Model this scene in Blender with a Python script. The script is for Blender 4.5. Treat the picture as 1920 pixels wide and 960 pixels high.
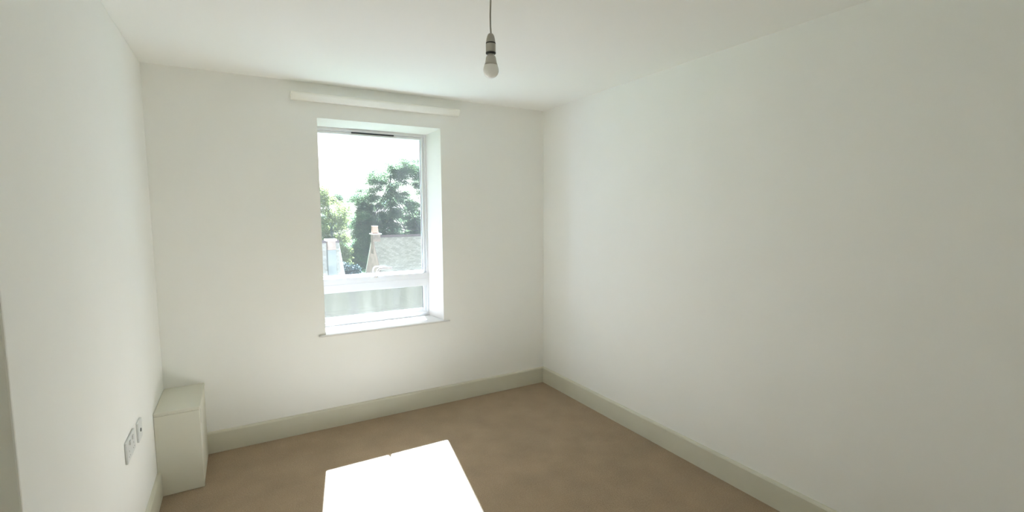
import bpy, bmesh, math, random
import numpy as np
from mathutils import Vector, Matrix

for o in list(bpy.data.objects):
    bpy.data.objects.remove(o, do_unlink=True)
scene = bpy.context.scene
COL = scene.collection

# ------------------------------------------------------------------ camera
# Room axes: back (window) wall is the plane y = 0, right wall x = 0, floor z = 0.
W, H, DEPTH = 2.782, 2.40, 3.78          # room width, height, length
cam_d = bpy.data.cameras.new('camera')
cam = bpy.data.objects.new('camera', cam_d)
COL.objects.link(cam)
scene.camera = cam
cam_d.sensor_width = 36.0
cam_d.lens = 893.4 / 1920 * 36.0
cam_d.clip_start, cam_d.clip_end = 0.02, 800
yaw, pitch, roll = 0.5215, -0.0893, -0.0058
fw = Vector((math.sin(yaw) * math.cos(pitch), math.cos(yaw) * math.cos(pitch), math.sin(pitch)))
rt = Vector((math.cos(yaw), -math.sin(yaw), 0))
up = rt.cross(fw)
r2 = math.cos(roll) * rt + math.sin(roll) * up
u2 = -math.sin(roll) * rt + math.cos(roll) * up
cam.matrix_world = Matrix(((r2.x, u2.x, -fw.x, -2.341), (r2.y, u2.y, -fw.y, -3.516),
                           (r2.z, u2.z, -fw.z, 1.5214), (0, 0, 0, 1)))

# ------------------------------------------------------------------ sky, sun, exposure
SUN_TRAVEL = Vector((-0.184, -1.0, -1.20)).normalized()
SKY_STRENGTH = 0.40
SUN_STRENGTH = 116.0
world = bpy.data.worlds.new('sky')
scene.world = world
world.use_nodes = True
nt = world.node_tree
nt.nodes.clear()
wo = nt.nodes.new('ShaderNodeOutputWorld')
bg = nt.nodes.new('ShaderNodeBackground')
sky = nt.nodes.new('ShaderNodeTexSky')
sky.sky_type = 'NISHITA'
sky.sun_disc = False
sky.sun_elevation = math.asin(-SUN_TRAVEL.z)
sky.sun_rotation = math.atan2(-SUN_TRAVEL.x, -SUN_TRAVEL.y)
sky.air_density, sky.dust_density, sky.ozone_density = 1.0, 3.0, 1.0
hsv = nt.nodes.new('ShaderNodeHueSaturation')
hsv.inputs['Saturation'].default_value = 0.15
nt.links.new(sky.outputs[0], hsv.inputs['Color'])
nt.links.new(hsv.outputs[0], bg.inputs['Color'])
bg.inputs['Strength'].default_value = SKY_STRENGTH
nt.links.new(bg.outputs[0], wo.inputs['Surface'])

sun_d = bpy.data.lights.new('sun', 'SUN')
sun_d.energy = SUN_STRENGTH
sun_d.angle = math.radians(0.9)
sun_d.color = (0.77, 0.95, 1.29)   # camera white-balanced to the light bounced off the carpet
sun = bpy.data.objects.new('sun', sun_d)
COL.objects.link(sun)
sun.location = (3, 14, 20)
sun.rotation_euler = SUN_TRAVEL.to_track_quat('-Z', 'Y').to_euler()

vs = scene.view_settings
scene.display_settings.display_device = 'sRGB'
vs.view_transform = 'Standard'
vs.look = 'None'
vs.exposure = 0.2
vs.gamma = 1.0
vs.use_curve_mapping = False
scene.cycles.max_bounces = 24
scene.cycles.diffuse_bounces = 20
scene.cycles.glossy_bounces = 6
scene.cycles.transmission_bounces = 8
scene.cycles.transparent_max_bounces = 24
scene.cycles.use_denoising = True
scene.cycles.sample_clamp_indirect = 20.0

random.seed(7)
rng = np.random.default_rng(11)

# ------------------------------------------------------------------ materials
def srgb(r, g, b):
    f = lambda c: (c / 12.92 if c <= 0.04045 else ((c + 0.055) / 1.055) ** 2.4)
    return (f(r / 255), f(g / 255), f(b / 255), 1)

def material(name, color, rough=0.6, spec=0.3, noise=None, bump=None, metal=0.0):
    """noise = (scale, second colour, detail); bump = (scale, strength, distance)"""
    m = bpy.data.materials.new(name)
    m.use_nodes = True
    n = m.node_tree
    b = n.nodes['Principled BSDF']
    b.inputs['Base Color'].default_value = color
    b.inputs['Roughness'].default_value = rough
    b.inputs['Specular IOR Level'].default_value = spec
    b.inputs['Metallic'].default_value = metal
    tc = n.nodes.new('ShaderNodeTexCoord')
    if noise:
        t = n.nodes.new('ShaderNodeTexNoise')
        t.inputs['Scale'].default_value = noise[0]
        t.inputs['Detail'].default_value = noise[2] if len(noise) > 2 else 3
        n.links.new(tc.outputs['Object'], t.inputs['Vector'])
        r = n.nodes.new('ShaderNodeValToRGB')
        r.color_ramp.elements[0].position, r.color_ramp.elements[1].position = 0.35, 0.65
        r.color_ramp.elements[0].color, r.color_ramp.elements[1].color = color, noise[1]
        n.links.new(t.outputs['Fac'], r.inputs['Fac'])
        n.links.new(r.outputs['Color'], b.inputs['Base Color'])
    if bump:
        t = n.nodes.new('ShaderNodeTexNoise')
        t.inputs['Scale'].default_value = bump[0]
        t.inputs['Detail'].default_value = 4
        n.links.new(tc.outputs['Object'], t.inputs['Vector'])
        bp = n.nodes.new('ShaderNodeBump')
        bp.inputs['Strength'].default_value = bump[1]
        bp.inputs['Distance'].default_value = bump[2]
        n.links.new(t.outputs['Fac'], bp.inputs['Height'])
        n.links.new(bp.outputs['Normal'], b.inputs['Normal'])
    return m

WALL_C = (0.880, 0.884, 0.862, 1)
M_WALL = material('wall_paint', WALL_C, 0.85, 0.15, (3.0, (0.870, 0.874, 0.850, 1)), (260, 0.12, 0.001))
M_CEIL = material('ceiling_paint', (0.885, 0.888, 0.866, 1), 0.9, 0.1, None, (240, 0.1, 0.001))
M_TRIM = material('trim_paint', (0.66, 0.648, 0.55, 1), 0.45, 0.35, (5.0, (0.64, 0.63, 0.53, 1)))
M_UPVC = material('window_plastic', (0.765, 0.765, 0.765, 1), 0.3, 0.4)
M_REVEAL = material('reveal_toned_down', (0.69, 0.645, 0.60, 1), 0.5, 0.3)  # darker, warmer than the wall to offset strong bounced light
M_SILL = material('sill_paint', (0.70, 0.69, 0.67, 1), 0.35, 0.4)
M_GASKET = material('gasket_rubber', (0.06, 0.065, 0.07, 1), 0.6)
M_SLOT = material('vent_slot_dark', (0.03, 0.035, 0.04, 1), 0.6)
M_HANDLE = material('handle_metal', (0.72, 0.70, 0.66, 1), 0.32, 0.5, metal=0.7)
M_RAIL = material('blind_rail_white', (0.84, 0.84, 0.78, 1), 0.5, 0.3)
M_BOX = material('boxing_paint', (0.70, 0.69, 0.60, 1), 0.6, 0.25, (4.0, (0.68, 0.67, 0.58, 1)))
M_SOCKET = material('socket_plastic', (0.72, 0.74, 0.74, 1), 0.35, 0.4)
M_SOCKET_D = material('socket_dark', (0.20, 0.20, 0.19, 1), 0.5)
M_HOLDER = material('lamp_holder_plastic', (0.44, 0.425, 0.385, 1), 0.4, 0.4)  # greyed so the colour carries the shading of a backlit holder
M_RING = material('lamp_ring_dark', (0.035, 0.033, 0.03, 1), 0.5)
M_CORD = material('cord_pvc', (0.36, 0.34, 0.29, 1), 0.5)
M_BULB = material('bulb_diffuser', (0.93, 0.93, 0.90, 1), 0.25, 0.5)
M_BULB.node_tree.nodes['Principled BSDF'].inputs['Subsurface Weight'].default_value = 0.6
M_BULB.node_tree.nodes['Principled BSDF'].inputs['Subsurface Radius'].default_value = (.02, .02, .02)
M_BULB.node_tree.nodes['Principled BSDF'].inputs['Subsurface Scale'].default_value = 1.0
M_BULB_N = material('bulb_neck', (0.52, 0.51, 0.47, 1), 0.4, 0.4)  # darkened in colour for the same backlit shading

def carpet_material():
    m = bpy.data.materials.new('carpet_beige')
    m.use_nodes = True
    n = m.node_tree
    b = n.nodes['Principled BSDF']
    b.inputs['Roughness'].default_value = 1.0
    b.inputs['Specular IOR Level'].default_value = 0.05
    b.inputs['Sheen Weight'].default_value = 0.25
    b.inputs['Sheen Roughness'].default_value = 0.5
    tc = n.nodes.new('ShaderNodeTexCoord')
    fine = n.nodes.new('ShaderNodeTexNoise')
    fine.inputs['Scale'].default_value = 170
    fine.inputs['Detail'].default_value = 5
    fine.inputs['Roughness'].default_value = 0.7
    big = n.nodes.new('ShaderNodeTexNoise')
    big.inputs['Scale'].default_value = 5.5
    big.inputs['Detail'].default_value = 6
    for t in (fine, big):
        n.links.new(tc.outputs['Object'], t.inputs['Vector'])
    r = n.nodes.new('ShaderNodeValToRGB')
    r.color_ramp.elements[0].position, r.color_ramp.elements[1].position = 0.30, 0.70
    r.color_ramp.elements[0].color = (0.285, 0.200, 0.120, 1)
    r.color_ramp.elements[1].color = (0.49, 0.365, 0.240, 1)
    n.links.new(fine.outputs['Fac'], r.inputs['Fac'])
    mx = n.nodes.new('ShaderNodeMix')
    mx.data_type = 'RGBA'
    mx.blend_type = 'MULTIPLY'
    mx.inputs['Factor'].default_value = 1.0
    r2_ = n.nodes.new('ShaderNodeValToRGB')
    r2_.color_ramp.elements[0].position, r2_.color_ramp.elements[1].position = 0.3, 0.7
    r2_.color_ramp.elements[0].color = (0.84, 0.84, 0.84, 1)
    r2_.color_ramp.elements[1].color = (1.0, 1.0, 1.0, 1)
    n.links.new(big.outputs['Fac'], r2_.inputs['Fac'])
    n.links.new(r.outputs['Color'], mx.inputs['A'])
    n.links.new(r2_.outputs['Color'], mx.inputs['B'])
    n.links.new(mx.outputs['Result'], b.inputs['Base Color'])
    bp = n.nodes.new('ShaderNodeBump')
    bp.inputs['Strength'].default_value = 0.7
    bp.inputs['Distance'].default_value = 0.006
    n.links.new(fine.outputs['Fac'], bp.inputs['Height'])
    n.links.new(bp.outputs['Normal'], b.inputs['Normal'])
    return m
M_CARPET = carpet_material()

def glass_material(name, haze_dirt_lo, haze_dirt_hi, streak=(9.0, 9.0, 0.6), tint=(0.93, 0.96, 0.965, 1)):
    """clear pane with Fresnel reflection and a translucent mix put in as veiling haze, with dust on the lower pane"""
    m = bpy.data.materials.new(name)
    m.use_nodes = True
    n = m.node_tree
    n.nodes.clear()
    out = n.nodes.new('ShaderNodeOutputMaterial')
    tr = n.nodes.new('ShaderNodeBsdfTransparent')
    tr.inputs['Color'].default_value = tint
    gl = n.nodes.new('ShaderNodeBsdfGlossy')
    gl.inputs['Roughness'].default_value = 0.0
    # thin-pane Schlick reflectance, the same from either side
    ge = n.nodes.new('ShaderNodeNewGeometry')
    dot = n.nodes.new('ShaderNodeVectorMath')
    dot.operation = 'DOT_PRODUCT'
    n.links.new(ge.outputs['Incoming'], dot.inputs[0])
    n.links.new(ge.outputs['Normal'], dot.inputs[1])
    def mth(op, x, y=None):
        k = n.nodes.new('ShaderNodeMath')
        k.operation = op
        for i, q in enumerate((x, y)):
            if q is None:
                continue
            if isinstance(q, (int, float)):
                k.inputs[i].default_value = q
            else:
                n.links.new(q, k.inputs[i])
        return k.outputs[0]
    ab = mth('ABSOLUTE', dot.outputs['Value'])
    pw = mth('POWER', mth('SUBTRACT', 1.0, ab), 5.0)
    fac = mth('ADD', mth('MULTIPLY', pw, 0.95), 0.05)
    m1 = n.nodes.new('ShaderNodeMixShader')
    n.links.new(fac, m1.inputs['Fac'])
    n.links.new(tr.outputs[0], m1.inputs[1])
    n.links.new(gl.outputs[0], m1.inputs[2])
    tl = n.nodes.new('ShaderNodeBsdfTranslucent')
    tl.inputs['Color'].default_value = (0.95, 0.88, 0.75, 1)
    tc = n.nodes.new('ShaderNodeTexCoord')
    mp = n.nodes.new('ShaderNodeMapping')
    mp.inputs['Scale'].default_value = streak
    ns = n.nodes.new('ShaderNodeTexNoise')
    ns.inputs['Scale'].default_value = 1.0
    ns.inputs['Detail'].default_value = 4
    n.links.new(tc.outputs['Object'], mp.inputs['Vector'])
    n.links.new(mp.outputs['Vector'], ns.inputs['Vector'])
    mr = n.nodes.new('ShaderNodeMapRange')
    mr.inputs['From Min'].default_value, mr.inputs['From Max'].default_value = 0.3, 0.7
    mr.inputs['To Min'].default_value, mr.inputs['To Max'].default_value = haze_dirt_lo, haze_dirt_hi
    n.links.new(ns.outputs['Fac'], mr.inputs['Value'])
    m2 = n.nodes.new('ShaderNodeMixShader')
    n.links.new(mr.outputs['Result'], m2.inputs['Fac'])
    n.links.new(m1.outputs[0], m2.inputs[1])
    n.links.new(tl.outputs[0], m2.inputs[2])
    n.links.new(m2.outputs[0], out.inputs['Surface'])
    return m
M_GLASS = glass_material('glass_upper', 0.003, 0.005)  # faint mix lays a glare haze over the view
M_GLASS_LOW = glass_material('glass_lower_dusty_dimmed', 0.008, 0.018, (11.0, 11.0, 1.2), (0.64, 0.63, 0.60, 1))  # streaky dust, plus a grey tint added to cut the sun on the sill

# ------------------------------------------------------------------ helpers
def link(name, me, mat, parent=None):
    o = bpy.data.objects.new(name, me)
    COL.objects.link(o)
    if mat:
        me.materials.append(mat)
    if parent:
        o.parent = parent
    return o

def tag(o, label=None, cat=None, group=None, kind=None):
    for k, v in (('label', label), ('category', cat), ('group', group), ('kind', kind)):
        if v:
            o[k] = v
    return o

def empty(name, loc=(0, 0, 0), rz=0.0):
    o = bpy.data.objects.new(name, None)
    o.empty_display_size = 0.1
    COL.objects.link(o)
    o.location = loc
    o.rotation_euler.z = rz
    return o

def bm_obj(name, bm, mat, parent=None, smooth=False):
    bmesh.ops.recalc_face_normals(bm, faces=bm.faces)
    me = bpy.data.meshes.new(name)
    bm.to_mesh(me)
    bm.free()
    if smooth:
        for p in me.polygons:
            p.use_smooth = True
    return link(name, me, mat, parent)

def add_box(bm, a, b, bevel=0.0, segs=2):
    x0, y0, z0 = (min(a[i], b[i]) for i in range(3))
    x1, y1, z1 = (max(a[i], b[i]) for i in range(3))
    v = [bm.verts.new(c) for c in ((x0, y0, z0), (x1, y0, z0), (x1, y1, z0), (x0, y1, z0),
                                   (x0, y0, z1), (x1, y0, z1), (x1, y1, z1), (x0, y1, z1))]
    fs = [bm.faces.new([v[i] for i in q]) for q in ((3, 2, 1, 0), (4, 5, 6, 7), (0, 1, 5, 4),
                                                   (1, 2, 6, 5), (2, 3, 7, 6), (3, 0, 4, 7))]
    if bevel > 0:
        es = list({e for f in fs for e in f.edges})
        bmesh.ops.bevel(bm, geom=es, offset=bevel, segments=segs, affect='EDGES', profile=0.5)

def box(name, a, b, mat, parent=None, bevel=0.0, off=(0, 0, 0)):
    """box between two room corners; off = world position of the parent empty"""
    bm = bmesh.new()
    add_box(bm, [a[i] - off[i] for i in range(3)], [b[i] - off[i] for i in range(3)], bevel)
    return bm_obj(name, bm, mat, parent)

def prism(name, poly, axis, lo, hi, mat, parent=None, off=(0, 0, 0)):
    """extrude a 2D polygon along axis 0 (poly = y,z), 1 (x,z) or 2 (x,y)"""
    bm = bmesh.new()
    def p3(q, t):
        c = {0: (t, q[0], q[1]), 1: (q[0], t, q[1]), 2: (q[0], q[1], t)}[axis]
        return [c[i] - off[i] for i in range(3)]
    A = [bm.verts.new(p3(q, lo)) for q in poly]
    B = [bm.verts.new(p3(q, hi)) for q in poly]
    n = len(poly)
    bm.faces.new(A)
    bm.faces.new(list(reversed(B)))
    for i in range(n):
        bm.faces.new((A[i], A[(i + 1) % n], B[(i + 1) % n], B[i]))
    return bm_obj(name, bm, mat, parent)

def lathe(name, prof, mat, parent=None, seg=40, smooth=True):
    """prof = [(radius, z)] around the local z axis"""
    bm = bmesh.new()
    rings = []
    for r, z in prof:
        if r < 1e-6:
            rings.append([bm.verts.new((0, 0, z))])
        else:
            rings.append([bm.verts.new((r * math.cos(2 * math.pi * i / seg), r * math.sin(2 * math.pi * i / seg), z))
                          for i in range(seg)])
    for a, b in zip(rings, rings[1:]):
        for i in range(seg):
            j = (i + 1) % seg
            if len(a) == 1 and len(b) > 1:
                bm.faces.new((a[0], b[i], b[j]))
            elif len(b) == 1 and len(a) > 1:
                bm.faces.new((a[i], a[j], b[0]))
            elif len(a) > 1:
                bm.faces.new((a[i], a[j], b[j], b[i]))
    return bm_obj(name, bm, mat, parent, smooth)

def add_tube(bm, pts, rad, seg=10, cap=True):
    pts = [Vector(p) for p in pts]
    rad = rad if isinstance(rad, (list, tuple)) else [rad] * len(pts)
    rings = []
    ref = Vector((0, 0, 1))
    for i, p in enumerate(pts):
        d = (pts[min(i + 1, len(pts) - 1)] - pts[max(i - 1, 0)]).normalized()
        a = d.cross(ref)
        if a.length < 0.1:
            a = d.cross(Vector((1, 0, 0)))
        a.normalize()
        b = d.cross(a)
        rings.append([bm.verts.new(p + rad[i] * (math.cos(2 * math.pi * k / seg) * a + math.sin(2 * math.pi * k / seg) * b))
                      for k in range(seg)])
    for r0, r1 in zip(rings, rings[1:]):
        for k in range(seg):
            bm.faces.new((r0[k], r0[(k + 1) % seg], r1[(k + 1) % seg], r1[k]))
    if cap:
        bm.faces.new(list(reversed(rings[0])))
        bm.faces.new(rings[-1])

# ------------------------------------------------------------------ the room shell
YF = -DEPTH                 # wall behind the camera
XR = -W - 0.15              # outer face of the left wall
YE = -2.115                 # where the left wall ends
TH = 0.10
tag(box('floor', (XR - TH, YF - TH, -0.20), (TH, 0.42, 0.0), M_CARPET),
    'beige short pile carpet over the whole floor', 'carpet', kind='structure')
tag(box('ceiling', (XR - TH, YF - TH, H), (TH, 0.42, H + 0.2), M_CEIL),
    'plain white painted ceiling above the pendant bulb', 'ceiling', kind='structure')
tag(box('wall_right', (0, YF - TH, 0), (TH, 0.0, H), M_WALL),
    'long bare off white wall right of the window', 'wall', kind='structure')
tag(box('wall_left', (-W - TH, YE, 0), (-W, 0.0, H), M_WALL, bevel=0.004),
    'off white wall left of the window carrying two sockets', 'wall', kind='structure')
tag(box('wall_front', (XR - TH, YF - TH, 0), (0, YF, H), M_WALL),
    'off white wall facing the window across the room', 'wall', kind='structure')
# shallow doorway at the near end of the left wall: lintel, stub wall and a plain door set back
YD = YE - 0.84
tag(box('wall_left_stub', (-W - TH, YF, 0), (-W, YD, H), M_WALL), 'short stub of wall beyond the doorway', 'wall', kind='structure')
tag(box('wall_left_lintel', (-W - TH, YD, 2.08), (-W, YE, H), M_WALL), 'piece of wall above the doorway', 'wall', kind='structure')
dr = tag(empty('door_1', (-W - TH, (YE + YD) / 2, 0)), 'plain white door set back in the doorway', 'door', kind='structure')
DO = (-W - TH, (YE + YD) / 2, 0)
box('door_leaf', (-W - TH - .044, YD + .002, .006), (-W - TH - .004, YE - .002, 2.076), M_TRIM, dr, .002, DO)
for z0, z1 in ((.22, .95), (1.08, 1.92)):
    for a0, a1 in ((YD + .12, YD + .37), (YE - .37, YE - .12)):
        box('door_panel', (-W - TH - .0041, a0, z0), (-W - TH + .002, a1, z1), M_TRIM, dr, .002, DO)
bm = bmesh.new()
add_tube(bm, [(.0, .32, 1.0), (.045, .32, 1.0), (.05, .31, 1.0), (.05, .20, 1.0)], .009, 10)
bm_obj('door_handle', bm, M_HANDLE, dr, True)

# back wall: one mesh with a tapered window opening
WX0, WX1, WZ0, WZ1 = -1.839, -0.951, 0.662, 2.174      # opening at the room face
FX0, FX1, FZ0, FZ1 = -1.838, -0.980, 0.662, 2.160      # opening where it meets the frame
EX0, EX1, EZ0, EZ1 = -1.850, -0.950, 0.690, 2.300      # outside
FY = 0.25                                              # room face of the window frame
def wall_with_hole():
    bm = bmesh.new()
    def ring(x0, x1, z0, z1, y):
        return [bm.verts.new(c) for c in ((x0, y, z0), (x1, y, z0), (x1, y, z1), (x0, y, z1))]
    X0, X1 = XR - TH, TH
    R = [ring(X0, X1, 0, H, 0), ring(WX0, WX1, WZ0, WZ1, 0), ring(FX0, FX1, FZ0, FZ1, FY),
         ring(FX0, FX1, FZ0, FZ1, FY + .07), ring(EX0, EX1, EZ0, EZ1, FY + .071), ring(EX0, EX1, EZ0, EZ1, 0.42),
         ring(X0, X1, 0, H, 0.42)]
    R.append(R[0])
    for a, b in zip(R, R[1:]):
        for i in range(4):
            j = (i + 1) % 4
            bm.faces.new((a[i], a[j], b[j], b[i]))
    o = bm_obj('wall_back', bm, M_WALL)
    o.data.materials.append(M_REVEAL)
    for p in o.data.polygons:          # opening sides recoloured darker and warmer to hold down the bright light there
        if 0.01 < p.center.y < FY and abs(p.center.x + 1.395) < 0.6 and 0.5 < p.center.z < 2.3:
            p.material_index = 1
    return o
tag(wall_with_hole(), 'off white end wall with the window in it', 'wall', kind='structure')

# skirting boards with a small rounded top edge
BH, BT = 0.139, 0.018
def skirting(name, axis, at, sgn, lo, hi, label):
    pf = [(0, 0), (BT, 0), (BT, BH - .012), (BT - .003, BH - .005), (BT - .008, BH - .001), (BT - .012, BH), (0, BH)]
    poly = [(at + sgn * u, v) for u, v in pf]
    o = prism(name, poly, axis, lo, hi, M_TRIM)
    return tag(o, label, 'skirting board', kind='structure')
skirting('baseboard_back', 0, 0.0, -1, -W + 0.207, 0.0, 'cream skirting board under the window wall')
skirting('baseboard_right', 1, 0.0, -1, YF, -BT, 'cream skirting board along the long right wall')
skirting('baseboard_left', 1, -W, 1, YE, -0.435, 'short cream skirting board below the two sockets')

# ------------------------------------------------------------------ window
win = tag(empty('window_1', (-1.395, FY, 0.676)), 'white framed window with a tall upper pane and low lower pane', 'window', kind='structure')
WO = (-1.395, FY, 0.676)
def wbox(name, a, b, mat=M_UPVC, bevel=0.002, parent=None):
    return box(name, a, b, mat, parent or win, bevel, WO)
OX0, OX1 = -1.824, -0.998          # inner edge of the outer frame
GX0, GX1 = -1.808, -1.018          # glass edges
y0, y1 = FY, FY + 0.07
wbox('frame_jamb', (FX0, y0, FZ0), (OX0, y1, FZ1))
wbox('frame_jamb', (OX1, y0, FZ0), (FX1, y1, FZ1))
wbox('frame_head', (OX0, y0, 2.138), (OX1, y1, FZ1))
wbox('frame_cill', (OX0, y0, FZ0), (OX1, y1, 0.706))
wbox('transom', (OX0, y0, 0.926), (OX1, y0 + .046, 0.988))
# opening upper sash: slim stiles set back, a deeper bottom rail in front
wbox('sash_stile', (OX0 + .001, y0 + .010, 1.037), (GX0, y1 - .012, 2.137), bevel=.004)
wbox('sash_stile', (GX1, y0 + .010, 1.037), (OX1 - .001, y1 - .012, 2.137), bevel=.004)
wbox('sash_head', (GX0, y0 + .010, 2.117), (GX1, y1 - .012, 2.137), bevel=.004)
def wprism(name, poly, lo, hi, mat=M_UPVC):
    return prism(name, poly, 0, lo, hi, mat, win, WO)
wprism('sash_rail', [(y0 - .004, .989), (y1 - .012, .989), (y1 - .012, 1.055), (y0 + .034, 1.055), (y0 + .018, 1.040), (y0 - .001, 1.037), (y0 - .004, 1.034)],
       OX0 + .001, OX1 - .001)
# lower fixed light: sloping glazing beads round the pane
wprism('glazing_bead', [(y0 + .004, .7062), (y0 + .034, .7062), (y0 + .034, .737), (y0 + .028, .737)], OX0, OX1)
wbox('glazing_bead', (OX0, y0 + .012, .7065), (GX0 - .004, y0 + .034, .9255), bevel=.003)
wbox('glazing_bead', (GX1 - .004, y0 + .012, .7065), (OX1, y0 + .034, .9255), bevel=.003)
# panes and their rubber seals
GY = y0 + .036
pane_u = wbox('glass_pane', (GX0 - .008, GY, 1.047), (GX1 + .008, GY + .006, 2.125), M_GLASS, 0)
pane_l = wbox('glass_pane', (GX0 - .008, GY, .728), (GX1 + .004, GY + .006, .934), M_GLASS_LOW, 0)
for gx, z0, z1 in ((GX1 - .0035, 1.056, 2.1165), (GX1 - .0075, .738, .925)):
    wbox('gasket', (gx, y0 + .030, z0), (gx + .0033, GY - .001, z1), M_GASKET, 0)
# trickle vent slot in the frame head
vent = wbox('trickle_vent', (-1.60, y0 - .006, 2.139), (-1.20, y0 - .0002, 2.157), bevel=.002)
wbox('vent_slot', (-1.565, y0 - .004, 2.1295), (-1.243, y0 + .009, 2.1375), M_SLOT, 0)
# window board
bm = bmesh.new()
add_box(bm, (-1.884 - WO[0], -0.016 - WO[1], .662 - WO[2]), (-0.901 - WO[0], -0.0004 - WO[1], .676 - WO[2]), .005, 3)
add_box(bm, (WX0 + .001 - WO[0], -0.002 - WO[1], .662 - WO[2]), (WX1 - .001 - WO[0], 0.0 - WO[1], .6759 - WO[2]))
v = [bm.verts.new((x - WO[0], y - WO[1], z - WO[2])) for z in (.662, .676) for x, y in
     ((WX0, 0), (WX1, 0), (FX1, FY), (FX0, FY))]
for q in ((3, 2, 1, 0), (4, 5, 6, 7), (0, 1, 5, 4), (1, 2, 6, 5), (2, 3, 7, 6), (3, 0, 4, 7)):
    bm.faces.new([v[i] for i in q])
bm_obj('window_sill', bm, M_SILL, win)
# cranked lever handle on the sash rail
bm = bmesh.new()
add_box(bm, (-1.428 - WO[0], y0 - .012 - WO[1], 1.022 - WO[2]), (-1.404 - WO[0], y0 - .0005 - WO[1], 1.046 - WO[2]), .003)
handle = bm_obj('window_handle', bm, M_HANDLE, win)
bm = bmesh.new()
hp = [(-1.416, y0 - .008, 1.036), (-1.416, y0 - .022, 1.046), (-1.413, y0 - .030, 1.066), (-1.405, y0 - .032, 1.088),
      (-1.390, y0 - .033, 1.0975), (-1.370, y0 - .033, 1.0985), (-1.296, y0 - .033, 1.0965)]
add_tube(bm, [(a - WO[0], b - WO[1], c - WO[2]) for a, b, c in hp], [.0085, .0085, .0085, .0085, .0082, .008, .0078], 12)
lever = bm_obj('lever', bm, M_HANDLE, handle, True)
handle['label'] = 'metal lever handle'

# ------------------------------------------------------------------ blind head rail
RO = (-1.395, 0.0, 2.279)
rail = tag(empty('blind_rail', RO), 'slim white blind head rail fixed to the wall above the window', 'blind rail')
# slanting front: the top edge stands proud, the face leans back to the wall
def rail_profile(g):
    return [(-.0005, 2.322 + g), (-.060 - g, 2.322 + g), (-.062 - g, 2.318), (-.058 - g, 2.308), (-.034 - g, 2.281 - g), (-.026, 2.277 - g), (-.0005, 2.277 - g)]
prism('rail_body', rail_profile(0), 0, -1.992, -.812, M_RAIL, rail, RO)
prism('end_cap', rail_profile(.0015), 0, -1.998, -1.9922, M_RAIL, rail, RO)
prism('end_cap', rail_profile(.0015), 0, -.8118, -.806, M_RAIL, rail, RO)

# ------------------------------------------------------------------ pipe boxing in the corner
BX1, BY1, BZ = -2.572, -0.435, 0.466
BO = (-2.68, -.22, 0)
bxg = tag(empty('pipe_boxing', BO), 'low cream painted boxing in the corner beside the skirting board', 'pipe boxing')
box('front_panel', (-W + .0005, BY1, 0), (BX1, BY1 + .018, BZ - .018), M_BOX, bxg, .003, BO)
box('side_panel', (BX1 - .018, BY1 + .0185, 0), (BX1 - .002, -.0005, BZ - .018), M_BOX, bxg, .002, BO)
box('top_panel', (-W + .0005, BY1 - .002, BZ - .0175), (BX1 + .001, -.0005, BZ), M_BOX, bxg, .004, BO)
box('seam_shade_strip', (BX1 - .0028, BY1 + .0145, BZ - .10), (BX1 + .0004, BY1 + .0205, BZ - .02), M_SOCKET_D, bxg, 0, BO)['label'] = 'dark strip standing in for the shadow in the panel seam'  # solid dark strip painted as the shade of an open seam

# ------------------------------------------------------------------ sockets on the left wall
def socket_double(y, z, w, h):
    o = empty('wall_socket', (-W, y, z))
    t = .009
    bm = bmesh.new()
    add_box(bm, (.0003, -w / 2, -h / 2), (t, w / 2, h / 2), .0025, 2)
    bm_obj('face_plate', bm, M_SOCKET, o)
    for s in (-1, 1):
        bm = bmesh.new()
        add_box(bm, (t - .002, s * w * .17 - .008, h * .20), (t + .004, s * w * .17 + .008, h * .40), .0015)
        bm_obj('switch_rocker', bm, M_SOCKET, o)
        for dy, dz, a, b in ((0, -.004, .004, .008), (-.011, -.024, .006, .003), (.011, -.024, .006, .003)):
            bm = bmesh.new()
            add_box(bm, (t - .002, s * w * .27 + dy - a / 2, dz - b / 2), (t + .0003, s * w * .27 + dy + a / 2, dz + b / 2))
            bm_obj('pin_slot', bm, M_SOCKET_D, o)
    return o
tag(socket_double(-1.045, .557, .172, .088), 'white double power socket plate, the wider one on the left wall', 'wall socket')
def outlet_single(y, z, w):
    o = empty('aerial_outlet', (-W, y, z))
    bm = bmesh.new()
    add_box(bm, (.0003, -w / 2, -w / 2), (.009, w / 2, w / 2), .0025, 2)
    bm_obj('face_plate', bm, M_SOCKET, o)
    c = lathe('outlet_hole', [(0, 0), (.0085, 0), (.0085, .003), (.006, .0035), (.0055, .001), (0, .001)], M_SOCKET_D, o, 16)
    c.rotation_euler.y = math.pi / 2
    c.location = (.0085, 0, 0)
    return o
tag(outlet_single(-.836, .542, .088), 'white square outlet plate nearer the corner boxing', 'outlet')

# ------------------------------------------------------------------ pendant lamp
PX, PY = -1.457, -1.822
pend = tag(empty('pendant_lamp', (PX, PY, H)), 'bare white bulb hanging on a thin cord from the ceiling', 'pendant lamp')
lathe('ceiling_rose', [(0, -.0002), (.046, -.0002), (.045, -.012), (.036, -.022), (.012, -.028), (0, -.028)], M_HOLDER, pend)
bm = bmesh.new()
add_tube(bm, [(0.003, 0, -.027), (.001, 0, -.07), (-.001, 0, -.12), (-.0005, 0, -.16), (.0015, 0, -.19)], .0032, 10)
bm_obj('cord', bm, M_CORD, pend, True)
zt = 2.214 - H
hold = lathe('lamp_holder', [(0, zt), (.006, zt - .0005), (.0105, zt - .004), (.014, zt - .012), (.0165, zt - .022), (.018, zt - .034), (.018, zt - .0355), (0, zt - .0355)], M_HOLDER, pend)
lathe('holder_ring', [(0, zt - .0356), (.0186, zt - .0356), (.0190, zt - .0375), (.0186, zt - .0395), (0, zt - .0395)], M_RING, hold)
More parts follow.
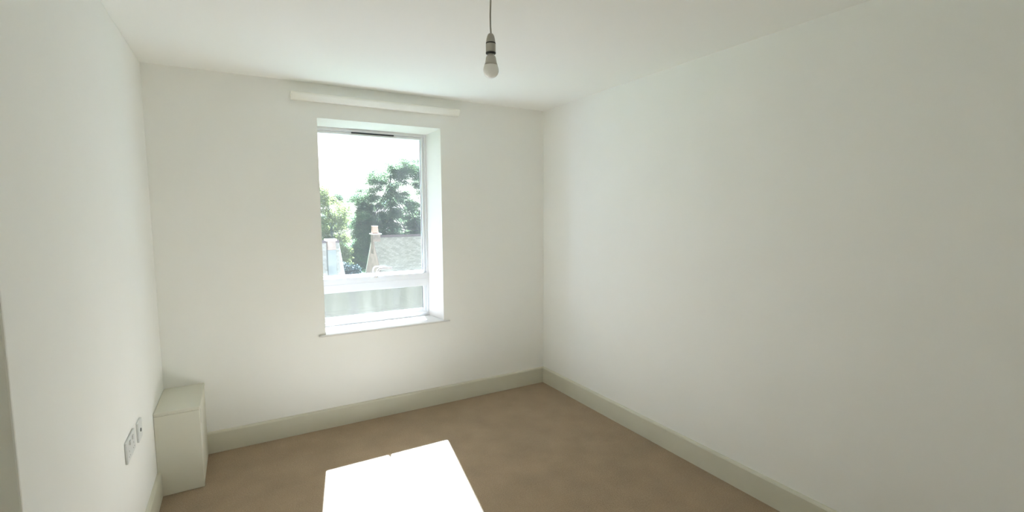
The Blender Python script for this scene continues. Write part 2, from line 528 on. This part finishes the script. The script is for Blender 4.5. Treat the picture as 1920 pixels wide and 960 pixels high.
lathe('holder_skirt', [(0, zt - .0396), (.0178, zt - .0396), (.0192, zt - .042), (.0192, zt - .070), (.0185, zt - .0715), (0, zt - .0715)], M_HOLDER, hold)
lathe('shade_ring', [(0, zt - .0716), (.0192, zt - .0716), (.0198, zt - .0735), (.0192, zt - .0765), (.014, zt - .0775), (0, zt - .0775)], M_RING, hold)
bulb = lathe('bulb', [(0, zt - .0776), (.0125, zt - .0776), (.0125, zt - .083), (.0170, zt - .086), (.0195, zt - .092), (.0205, zt - .100),
                      (.0225, zt - .110), (.0262, zt - .1205), (0, zt - .1205)], M_BULB_N, pend)
gp = [(.0262, zt - .1206)]
for i in range(0, 13):
    a = math.radians(-18 + i * 9)
    gp.append((.0302 * math.cos(a) if i < 12 else 0, zt - .1385 - .0300 * math.sin(a)))
lathe('bulb_globe', gp, M_BULB, bulb)

# ================================================================== outside
# ------------------------------------------------------------------ materials
M_STONE = material('gable_stone', srgb(166, 140, 134), 0.9, 0.1, (1.6, srgb(142, 121, 116), 6))
M_STONE2 = material('chimney_brick', srgb(138, 116, 106), 0.9, 0.1, (3.0, srgb(108, 92, 86), 6))
M_POT = material('chimney_pot_clay', srgb(178, 142, 126), 0.8, 0.1, (4.0, srgb(164, 130, 116), 4))
M_COPING = material('coping_pale', srgb(205, 200, 190), 0.8, 0.1)
M_LEAD = material('shaft_render', srgb(116, 114, 110), 0.85, 0.1, (2.0, srgb(98, 98, 96), 4))
M_RIDGE = material('ridge_tile_dark', srgb(96, 84, 84), 0.8, 0.1)
M_GROUND = material('grass_ground', srgb(70, 90, 55), 0.95, 0.05, (0.4, srgb(52, 72, 44), 6))
def stained_render():
    m = material('stained_render', srgb(196, 198, 192), 0.9, 0.1)
    n = m.node_tree
    tc = n.nodes.new('ShaderNodeTexCoord')
    mp = n.nodes.new('ShaderNodeMapping')
    mp.inputs['Scale'].default_value = (1.6, 1.6, 0.25)
    t = n.nodes.new('ShaderNodeTexNoise')
    t.inputs['Scale'].default_value = 1.0
    t.inputs['Detail'].default_value = 5
    r = n.nodes.new('ShaderNodeValToRGB')
    r.color_ramp.elements[0].position, r.color_ramp.elements[1].position = 0.32, 0.6
    r.color_ramp.elements[0].color, r.color_ramp.elements[1].color = srgb(182, 180, 172), srgb(224, 221, 212)
    n.links.new(tc.outputs['Object'], mp.inputs['Vector'])
    n.links.new(mp.outputs['Vector'], t.inputs['Vector'])
    n.links.new(t.outputs['Fac'], r.inputs['Fac'])
    n.links.new(r.outputs['Color'], n.nodes['Principled BSDF'].inputs['Base Color'])
    return m
M_STAIN = stained_render()
M_RENDER = material('house_render', srgb(160, 156, 146), 0.9, 0.1, (0.8, srgb(146, 142, 134), 5))

def slate_material(name, a, b):
    m = bpy.data.materials.new(name)
    m.use_nodes = True
    n = m.node_tree
    bs = n.nodes['Principled BSDF']
    bs.inputs['Roughness'].default_value = 0.55
    at = n.nodes.new('ShaderNodeAttribute')
    at.attribute_name = 'tone'
    r = n.nodes.new('ShaderNodeValToRGB')
    r.color_ramp.elements[0].color, r.color_ramp.elements[1].color = a, b
    n.links.new(at.outputs['Fac'], r.inputs['Fac'])
    n.links.new(r.outputs['Color'], bs.inputs['Base Color'])
    return m
M_SLATE = slate_material('slate_grey', srgb(126, 121, 110), srgb(150, 144, 132))
M_SLATE2 = slate_material('slate_grey_pale', srgb(128, 124, 114), srgb(152, 148, 138))

def slates(name, x0, x1, ridge, eave, mat, parent, cw=.30, ch=.15):
    """overlapping slates on one slope; ridge / eave = (y, z); every slate tilted a little"""
    d = Vector((0, eave[0] - ridge[0], eave[1] - ridge[1]))
    L = d.length
    d.normalize()
    nrm = Vector((1, 0, 0)).cross(d)
    if nrm.z < 0:
        nrm = -nrm
    rows = int(L / ch)
    V, F, tone = [], [], []
    for k in range(rows):
        xo = x0 - (cw / 2 if k % 2 else 0)
        while xo < x1:
            a, b = max(xo + .006, x0), min(xo + cw - .006, x1)
            xo += cw
            if b - a < .03:
                continue
            t0, t1 = k * ch, k * ch + ch * 1.18
            h0, h1 = .003, .0072 + random.uniform(-.0006, .0008)
            base = Vector((0, ridge[0], ridge[1]))
            i = len(V)
            for t, hh in ((t0, h0), (t1, h1)):
                for x in (a, b):
                    q = base + d * t + nrm * hh
                    V.append((x, q.y, q.z))
            for x in (a, b):
                q = base + d * t1 + nrm * (h1 - .006)
                V.append((x, q.y, q.z))
            F += [(i, i + 1, i + 3, i + 2), (i + 2, i + 3, i + 5, i + 4)]
            tn = random.random()
            tone += [tn, tn]
    me = bpy.data.meshes.new(name)
    me.from_pydata(V, [], F)
    at = me.attributes.new('tone', 'FLOAT', 'FACE')
    at.data.foreach_set('value', tone)
    o = link(name, me, mat, parent)
    o['kind'] = 'stuff'
    return o

GZ = -7.0      # street level; the room is two floors up
tag(box('ground', (-60, 3, GZ - .4), (90, 160, GZ), M_GROUND), 'green ground between the houses and trees outside', 'ground', kind='structure')

def gable_house(name, label, xg, xe, yr, zr, run, drop, wallmat, slatemat):
    """ridge along x from the gable xg to xe; slopes fall run m to either side"""
    h = tag(empty(name, ((xg + xe) / 2, yr, GZ)), label, 'house')
    off = ((xg + xe) / 2, yr, GZ)
    ze = zr - drop
    # body with pointed gables
    poly = [(yr - run + .15, GZ), (yr + run - .15, GZ), (yr + run - .15, ze + .12), (yr, zr - .04), (yr - run + .15, ze + .12)]
    prism('gable_wall', poly, 0, xg, xe, wallmat, h, off)
    # roof boards
    for s, nm in ((-1, 'roof_slope'), (1, 'roof_slope')):
        p = [(yr, zr), (yr + s * run, ze), (yr + s * run, ze - .06), (yr, zr - .06)]
        prism(nm, p, 0, xg + .02, xe - .02, M_RIDGE, h, off)
    for s in (-1, 1):
        o = slates('roof_slates', xg + .02, xe - .02, (yr, zr + .01), (yr + s * run, ze + .01), slatemat, h)
        o.location = (-off[0], -off[1], -off[2])
    prism('ridge_cap', [(yr - .16, zr - .10), (yr, zr + .10), (yr + .16, zr - .10), (yr, zr + .02)], 0, xg, xe, M_RIDGE, h, off)
    # pale coping up the gable
    for s in (1,):
        p = [(yr, zr + .05), (yr + s * run, ze + .05), (yr + s * run, ze - .1), (yr, zr - .1)]
        prism('gable_coping', p, 0, xg - .03, xg + .05, M_COPING, h, off)
    return h, off

# house on the right of the view, gable end towards the left
h1, o1 = gable_house('slate_roof_house', 'slate roofed house with a brown gable end and clay chimney', 8.0, 17.5, 39.4, -.45, 4.15, 4.86, M_STONE, M_SLATE)
st = box('chimney_stack', (7.96, 39.0, -2.0), (8.62, 39.85, -.28), M_STONE2, h1, .02, o1)
box('stack_cap', (7.86, 38.9, -.279), (8.72, 39.95, -.19), M_COPING, h1, .02, o1)
bm = bmesh.new()
for z0, z1, r0, r1 in ((-.189, .40, .27, .22), (.40, .48, .25, .25)):
    a = [bm.verts.new((8.24 + sx * r0 - o1[0], 39.42 + sy * r0 - o1[1], z0 - o1[2])) for sx, sy in ((-1, -1), (1, -1), (1, 1), (-1, 1))]
    b = [bm.verts.new((8.24 + sx * r1 - o1[0], 39.42 + sy * r1 - o1[1], z1 - o1[2])) for sx, sy in ((-1, -1), (1, -1), (1, 1), (-1, 1))]
    bm.faces.new(a); bm.faces.new(b)
    for i in range(4):
        bm.faces.new((a[i], a[(i + 1) % 4], b[(i + 1) % 4], b[i]))
bm_obj('chimney_pot', bm, M_POT, h1)
box('chimney_stack', (12.75, 39.0, -1.6), (13.5, 39.8, -.12), M_RENDER, h1, .02, o1)
box('stack_cap', (12.68, 38.93, -.119), (13.57, 39.87, -.02), M_COPING, h1, .02, o1)
lathe('chimney_pot', [(0, 0), (.17, 0), (.15, .62), (.18, .64), (.18, .72), (.12, .72), (.12, .5), (0, .5)], M_COPING, h1, 16).location = (13.05 - o1[0], 39.4 - o1[1], -.019 - o1[2])

# house on the left of the view
h2, o2 = gable_house('pale_slate_house', 'pale slate roof with a squat capped chimney at the left of the view', -6.0, 3.62, 30.6, -.30, 3.5, 4.08, M_RENDER, M_SLATE2)
# tall chimney shaft standing on the near slope: rendered below, brick at the top, flat pale cap
box('chimney_shaft', (2.58, 28.7, -5.0), (3.10, 29.3, -.76), M_LEAD, h2, .02, o2)['label'] = 'blue grey rendered chimney shaft'
box('chimney_brickwork', (2.59, 28.71, -.759), (3.09, 29.29, -.18), M_STONE2, h2, .02, o2)
box('stack_cap', (2.47, 28.6, -.179), (3.16, 29.4, -.06), M_COPING, h2, .03, o2)

# rendered side wall of a lower building, seen through the bottom pane
fl = tag(empty('rendered_building', (3.0, 17, GZ)), 'stained pale rendered wall with flat coping seen through the bottom pane', 'building')
FO = (3.0, 17, GZ)
box('outer_wall', (-9, 14, GZ), (16, 20, -2.0), M_STAIN, fl, .02, FO)
box('parapet', (-9, 14, -1.999), (16, 14.30, -1.12), M_STAIN, fl, .01, FO)
for i in range(10):
    box('coping_stone', (-9.1 + i * 2.52, 13.98, -1.119), (-9.1 + i * 2.52 + 2.5, 14.32, -1.06), M_COPING, fl, .01, FO)

# ------------------------------------------------------------------ trees
def leaf_material(name, dark, light, trans, tw=0.35):
    m = bpy.data.materials.new(name)
    m.use_nodes = True
    n = m.node_tree
    n.nodes.clear()
    out = n.nodes.new('ShaderNodeOutputMaterial')
    at = n.nodes.new('ShaderNodeAttribute')
    at.attribute_name = 'tone'
    r = n.nodes.new('ShaderNodeValToRGB')
    r.color_ramp.elements[0].color, r.color_ramp.elements[1].color = dark, light
    n.links.new(at.outputs['Fac'], r.inputs['Fac'])
    b = n.nodes.new('ShaderNodeBsdfPrincipled')
    b.inputs['Roughness'].default_value = 0.6
    b.inputs['Specular IOR Level'].default_value = 0.12
    n.links.new(r.outputs['Color'], b.inputs['Base Color'])
    t = n.nodes.new('ShaderNodeBsdfTranslucent')
    t.inputs['Color'].default_value = trans
    mx = n.nodes.new('ShaderNodeMixShader')
    mx.inputs['Fac'].default_value = tw
    n.links.new(b.outputs[0], mx.inputs[1])
    n.links.new(t.outputs[0], mx.inputs[2])
    n.links.new(mx.outputs[0], out.inputs['Surface'])
    return m
M_BARK = material('bark_grey', srgb(84, 92, 84), 0.9, 0.1, (2.0, srgb(60, 66, 60), 5))
M_LEAF_D = leaf_material('leaf_deep_green', (0.014, 0.042, 0.022, 1), (0.045, 0.095, 0.048, 1), (0.21, 0.28, 0.12, 1), .48)
M_LEAF_L = leaf_material('leaf_yellow_green', (0.06, 0.080, 0.025, 1), (0.12, 0.145, 0.055, 1), (0.24, 0.26, 0.075, 1), .48)
M_LEAF_H = leaf_material('leaf_blue_shrub', (0.018, 0.036, 0.034, 1), (0.05, 0.085, 0.075, 1), (0.015, 0.027, 0.018, 1), .25)

def foliage(name, clumps, leaf, dens, mat, parent, off, thin_above=(99, 1.0)):
    """clumps = [(x, y, z, rx, ry, rz)]; leaves sit in a thick shell of each clump"""
    C_, N_ = [], []
    for (x, y, z, rx, ry, rz) in clumps:
        thin = thin_above[1] if z > thin_above[0] else 1.0      # airier growth high in the crown
        n = max(30, int(dens * thin * (rx * ry + ry * rz + rx * rz)))
        d = rng.normal(size=(n, 3))
        d /= np.linalg.norm(d, axis=1)[:, None]
        d[:, 2] = np.where(rng.random(n) < .55, np.abs(d[:, 2]), d[:, 2])
        rad = (0.25 + 0.85 * rng.random(n) ** .6)[:, None]
        C_.append(np.array([x, y, z]) + d * rad * np.array([rx, ry, rz]))
        N_.append(d)
    c = np.concatenate(C_)
    nn = np.concatenate(N_) * .8 + rng.normal(size=c.shape) * .75 + np.array([0, 0, .5])
    nn /= np.linalg.norm(nn, axis=1)[:, None]
    a = np.cross(nn, rng.normal(size=c.shape))
    a /= np.linalg.norm(a, axis=1)[:, None]
    b = np.cross(nn, a)
    s = (leaf * (.6 + .8 * rng.random(len(c))))[:, None]
    c = c - np.array(off)
    # each leaf spray: a pointed, slightly folded quad
    v = np.stack([c - a * s, c + b * s * .55 + nn * s * .12, c + a * s, c - b * s * .55 + nn * s * .12], 1).reshape(-1, 3)
    nf = len(c)
    me = bpy.data.meshes.new(name)
    me.vertices.add(nf * 4)
    me.vertices.foreach_set('co', v.astype(np.float32).ravel())
    me.loops.add(nf * 4)
    me.loops.foreach_set('vertex_index', np.arange(nf * 4, dtype=np.int32))
    me.polygons.add(nf)
    me.polygons.foreach_set('loop_start', np.arange(0, nf * 4, 4, dtype=np.int32))
    me.update(calc_edges=True)
    at = me.attributes.new('tone', 'FLOAT', 'FACE')
    at.data.foreach_set('value', rng.random(nf).astype(np.float32))
    o = link(name, me, mat, parent)
    o['kind'] = 'stuff'
    return o

def branches(name, segs, parent, off):
    bm = bmesh.new()
    for pts, r0, r1 in segs:
        n = len(pts)
        add_tube(bm, [(p[0] - off[0], p[1] - off[1], p[2] - off[2]) for p in pts], [r0 + (r1 - r0) * i / (n - 1) for i in range(n)], 8)
    return bm_obj(name, bm, M_BARK, parent, True)

def tree(name, label, base, ztop_trunk, clumps, leaf, dens, mat, trunk_r=.4, nbranch=10, thin=(99, 1.0)):
    t = tag(empty(name, base), label, 'tree', 'trees beyond the roofs')
    bx, by, bz = base
    trunk = [(bx, by, bz), (bx + .1, by, bz + (ztop_trunk - bz) * .4), (bx - .1, by, bz + (ztop_trunk - bz) * .75), (bx, by, ztop_trunk)]
    branches('trunk', [(trunk, trunk_r, trunk_r * .12)], t, base)
    segs = []
    for cl in sorted(clumps, key=lambda q: -q[3])[:nbranch]:
        z0 = bz + (ztop_trunk - bz) * random.uniform(.5, .95)
        p1 = (bx, by, z0)
        p3 = cl[:3]
        p2 = ((p1[0] * .45 + p3[0] * .55), (p1[1] * .45 + p3[1] * .55), p1[2] * .6 + p3[2] * .4)
        segs.append(([p1, p2, p3], trunk_r * .17, trunk_r * .05))
    branches('branch', segs, t, base)
    foliage('foliage', clumps, leaf, dens, mat, t, base, thin)
    return t

def clump_cloud(outline, n, rr, y, dy):
    """fill an ellipsoid list with random clumps"""
    out = []
    tries = 0
    while len(out) < n and tries < n * 60:
        tries += 1
        e = random.choice(outline)
        d = Vector((random.gauss(0, 1), random.gauss(0, 1), random.gauss(0, 1))).normalized() * random.uniform(.02, 1) ** .5
        x, z = e[0] + d.x * e[2], e[1] + d.z * e[3]
        yy = y + d.y * dy
        r = random.uniform(*rr)
        out.append((x, yy, z, r * random.uniform(1, 1.3), r, r * random.uniform(.7, .95)))
    return out

# big broad tree: outline ellipses (x, z, rx, rz) at y = 56
big = [(15.8, 7.1, 2.1, 1.4), (17.2, 7.0, 1.6, 1.4), (18.9, 5.6, 2.4, 2.0), (13.0, 5.8, 1.7, 1.0), (11.4, 3.3, 1.9, 1.2), (15.4, 4.0, 3.2, 2.0),
       (15.2, 1.4, 3.6, 2.0), (19.5, 1.5, 3.0, 2.5), (11.2, 0.8, 1.6, 1.4)]
low = [(11.2, -1.2, 1.8, 1.8), (13.8, -1.8, 2.6, 2.0), (17.2, -1.5, 3.0, 1.8), (20.0, -2.0, 3.0, 2.2), (10.7, -3.9, 1.3, 1.4)]
tree('broad_tree', 'tall broad dark green tree rising behind the chimney', (14.6, 56.5, GZ), 6.4,
     clump_cloud(big, 290, (.4, .8), 56.5, 2.8) + clump_cloud(low, 90, (.7, 1.1), 56.5, 3.0), .068, 800, M_LEAF_D, .40, 34, (2.6, .5))
# lighter tree on the left
pale = [(6.3, 3.4, 1.0, 1.3), (7.9, 1.3, 1.2, 1.4), (6.6, 0.2, 1.7, 1.9), (7.6, -2.0, 1.5, 1.7), (8.0, -4.2, 1.4, 1.6), (4.0, 1.0, 2.2, 3.0)]
tree('pale_tree', 'lighter yellow green tree behind the pale slate roof', (6.4, 50.0, GZ), 2.0,
     clump_cloud([(a * .91 - .2, b * .93 + .1, c, d) for a, b, c, d in pale], 120, (.4, .75), 50.0, 2.2), .066, 620, M_LEAF_L, .28, 14, (1.0, .6))
# slim tree whose small crown peeps over the pale one
tree('slim_tree', 'small crowned grey green tree between the pale and the broad one', (9.6, 67.0, GZ), 3.0,
     clump_cloud([(9.8, 3.4, 1.0, .7), (10.4, 1.8, 1.5, 1.2), (11.6, .4, 1.3, 1.4), (9.0, .6, 1.6, 1.4)], 34, (.5, .8), 67.0, 1.6), .075, 600, M_LEAF_D, .2, 10)
# dark shrubbery in the gap between the two roofs
SHB = (7.5, 43.6, GZ)
sh = tag(empty('garden_shrub', SHB), 'dark blue green shrub in the gap between the two roofs', 'shrub')
scl = clump_cloud([(6.4, -4.5, 1.2, 1.3), (7.5, -4.0, 1.0, 1.3)], 22, (.5, .8), 43.6, 1.2)
scl = [c for c in scl if c[0] + c[3] * 1.1 < 8.0 or c[1] > 44] 
foliage('foliage', scl, .075, 600, M_LEAF_H, sh, SHB)
branches('stem', [([SHB, (7.0 + .15 * k, 43.6, -5.8), (6.2 + .4 * k, 43.7, -4.4)], .08, .03) for k in range(5)], sh, SHB)
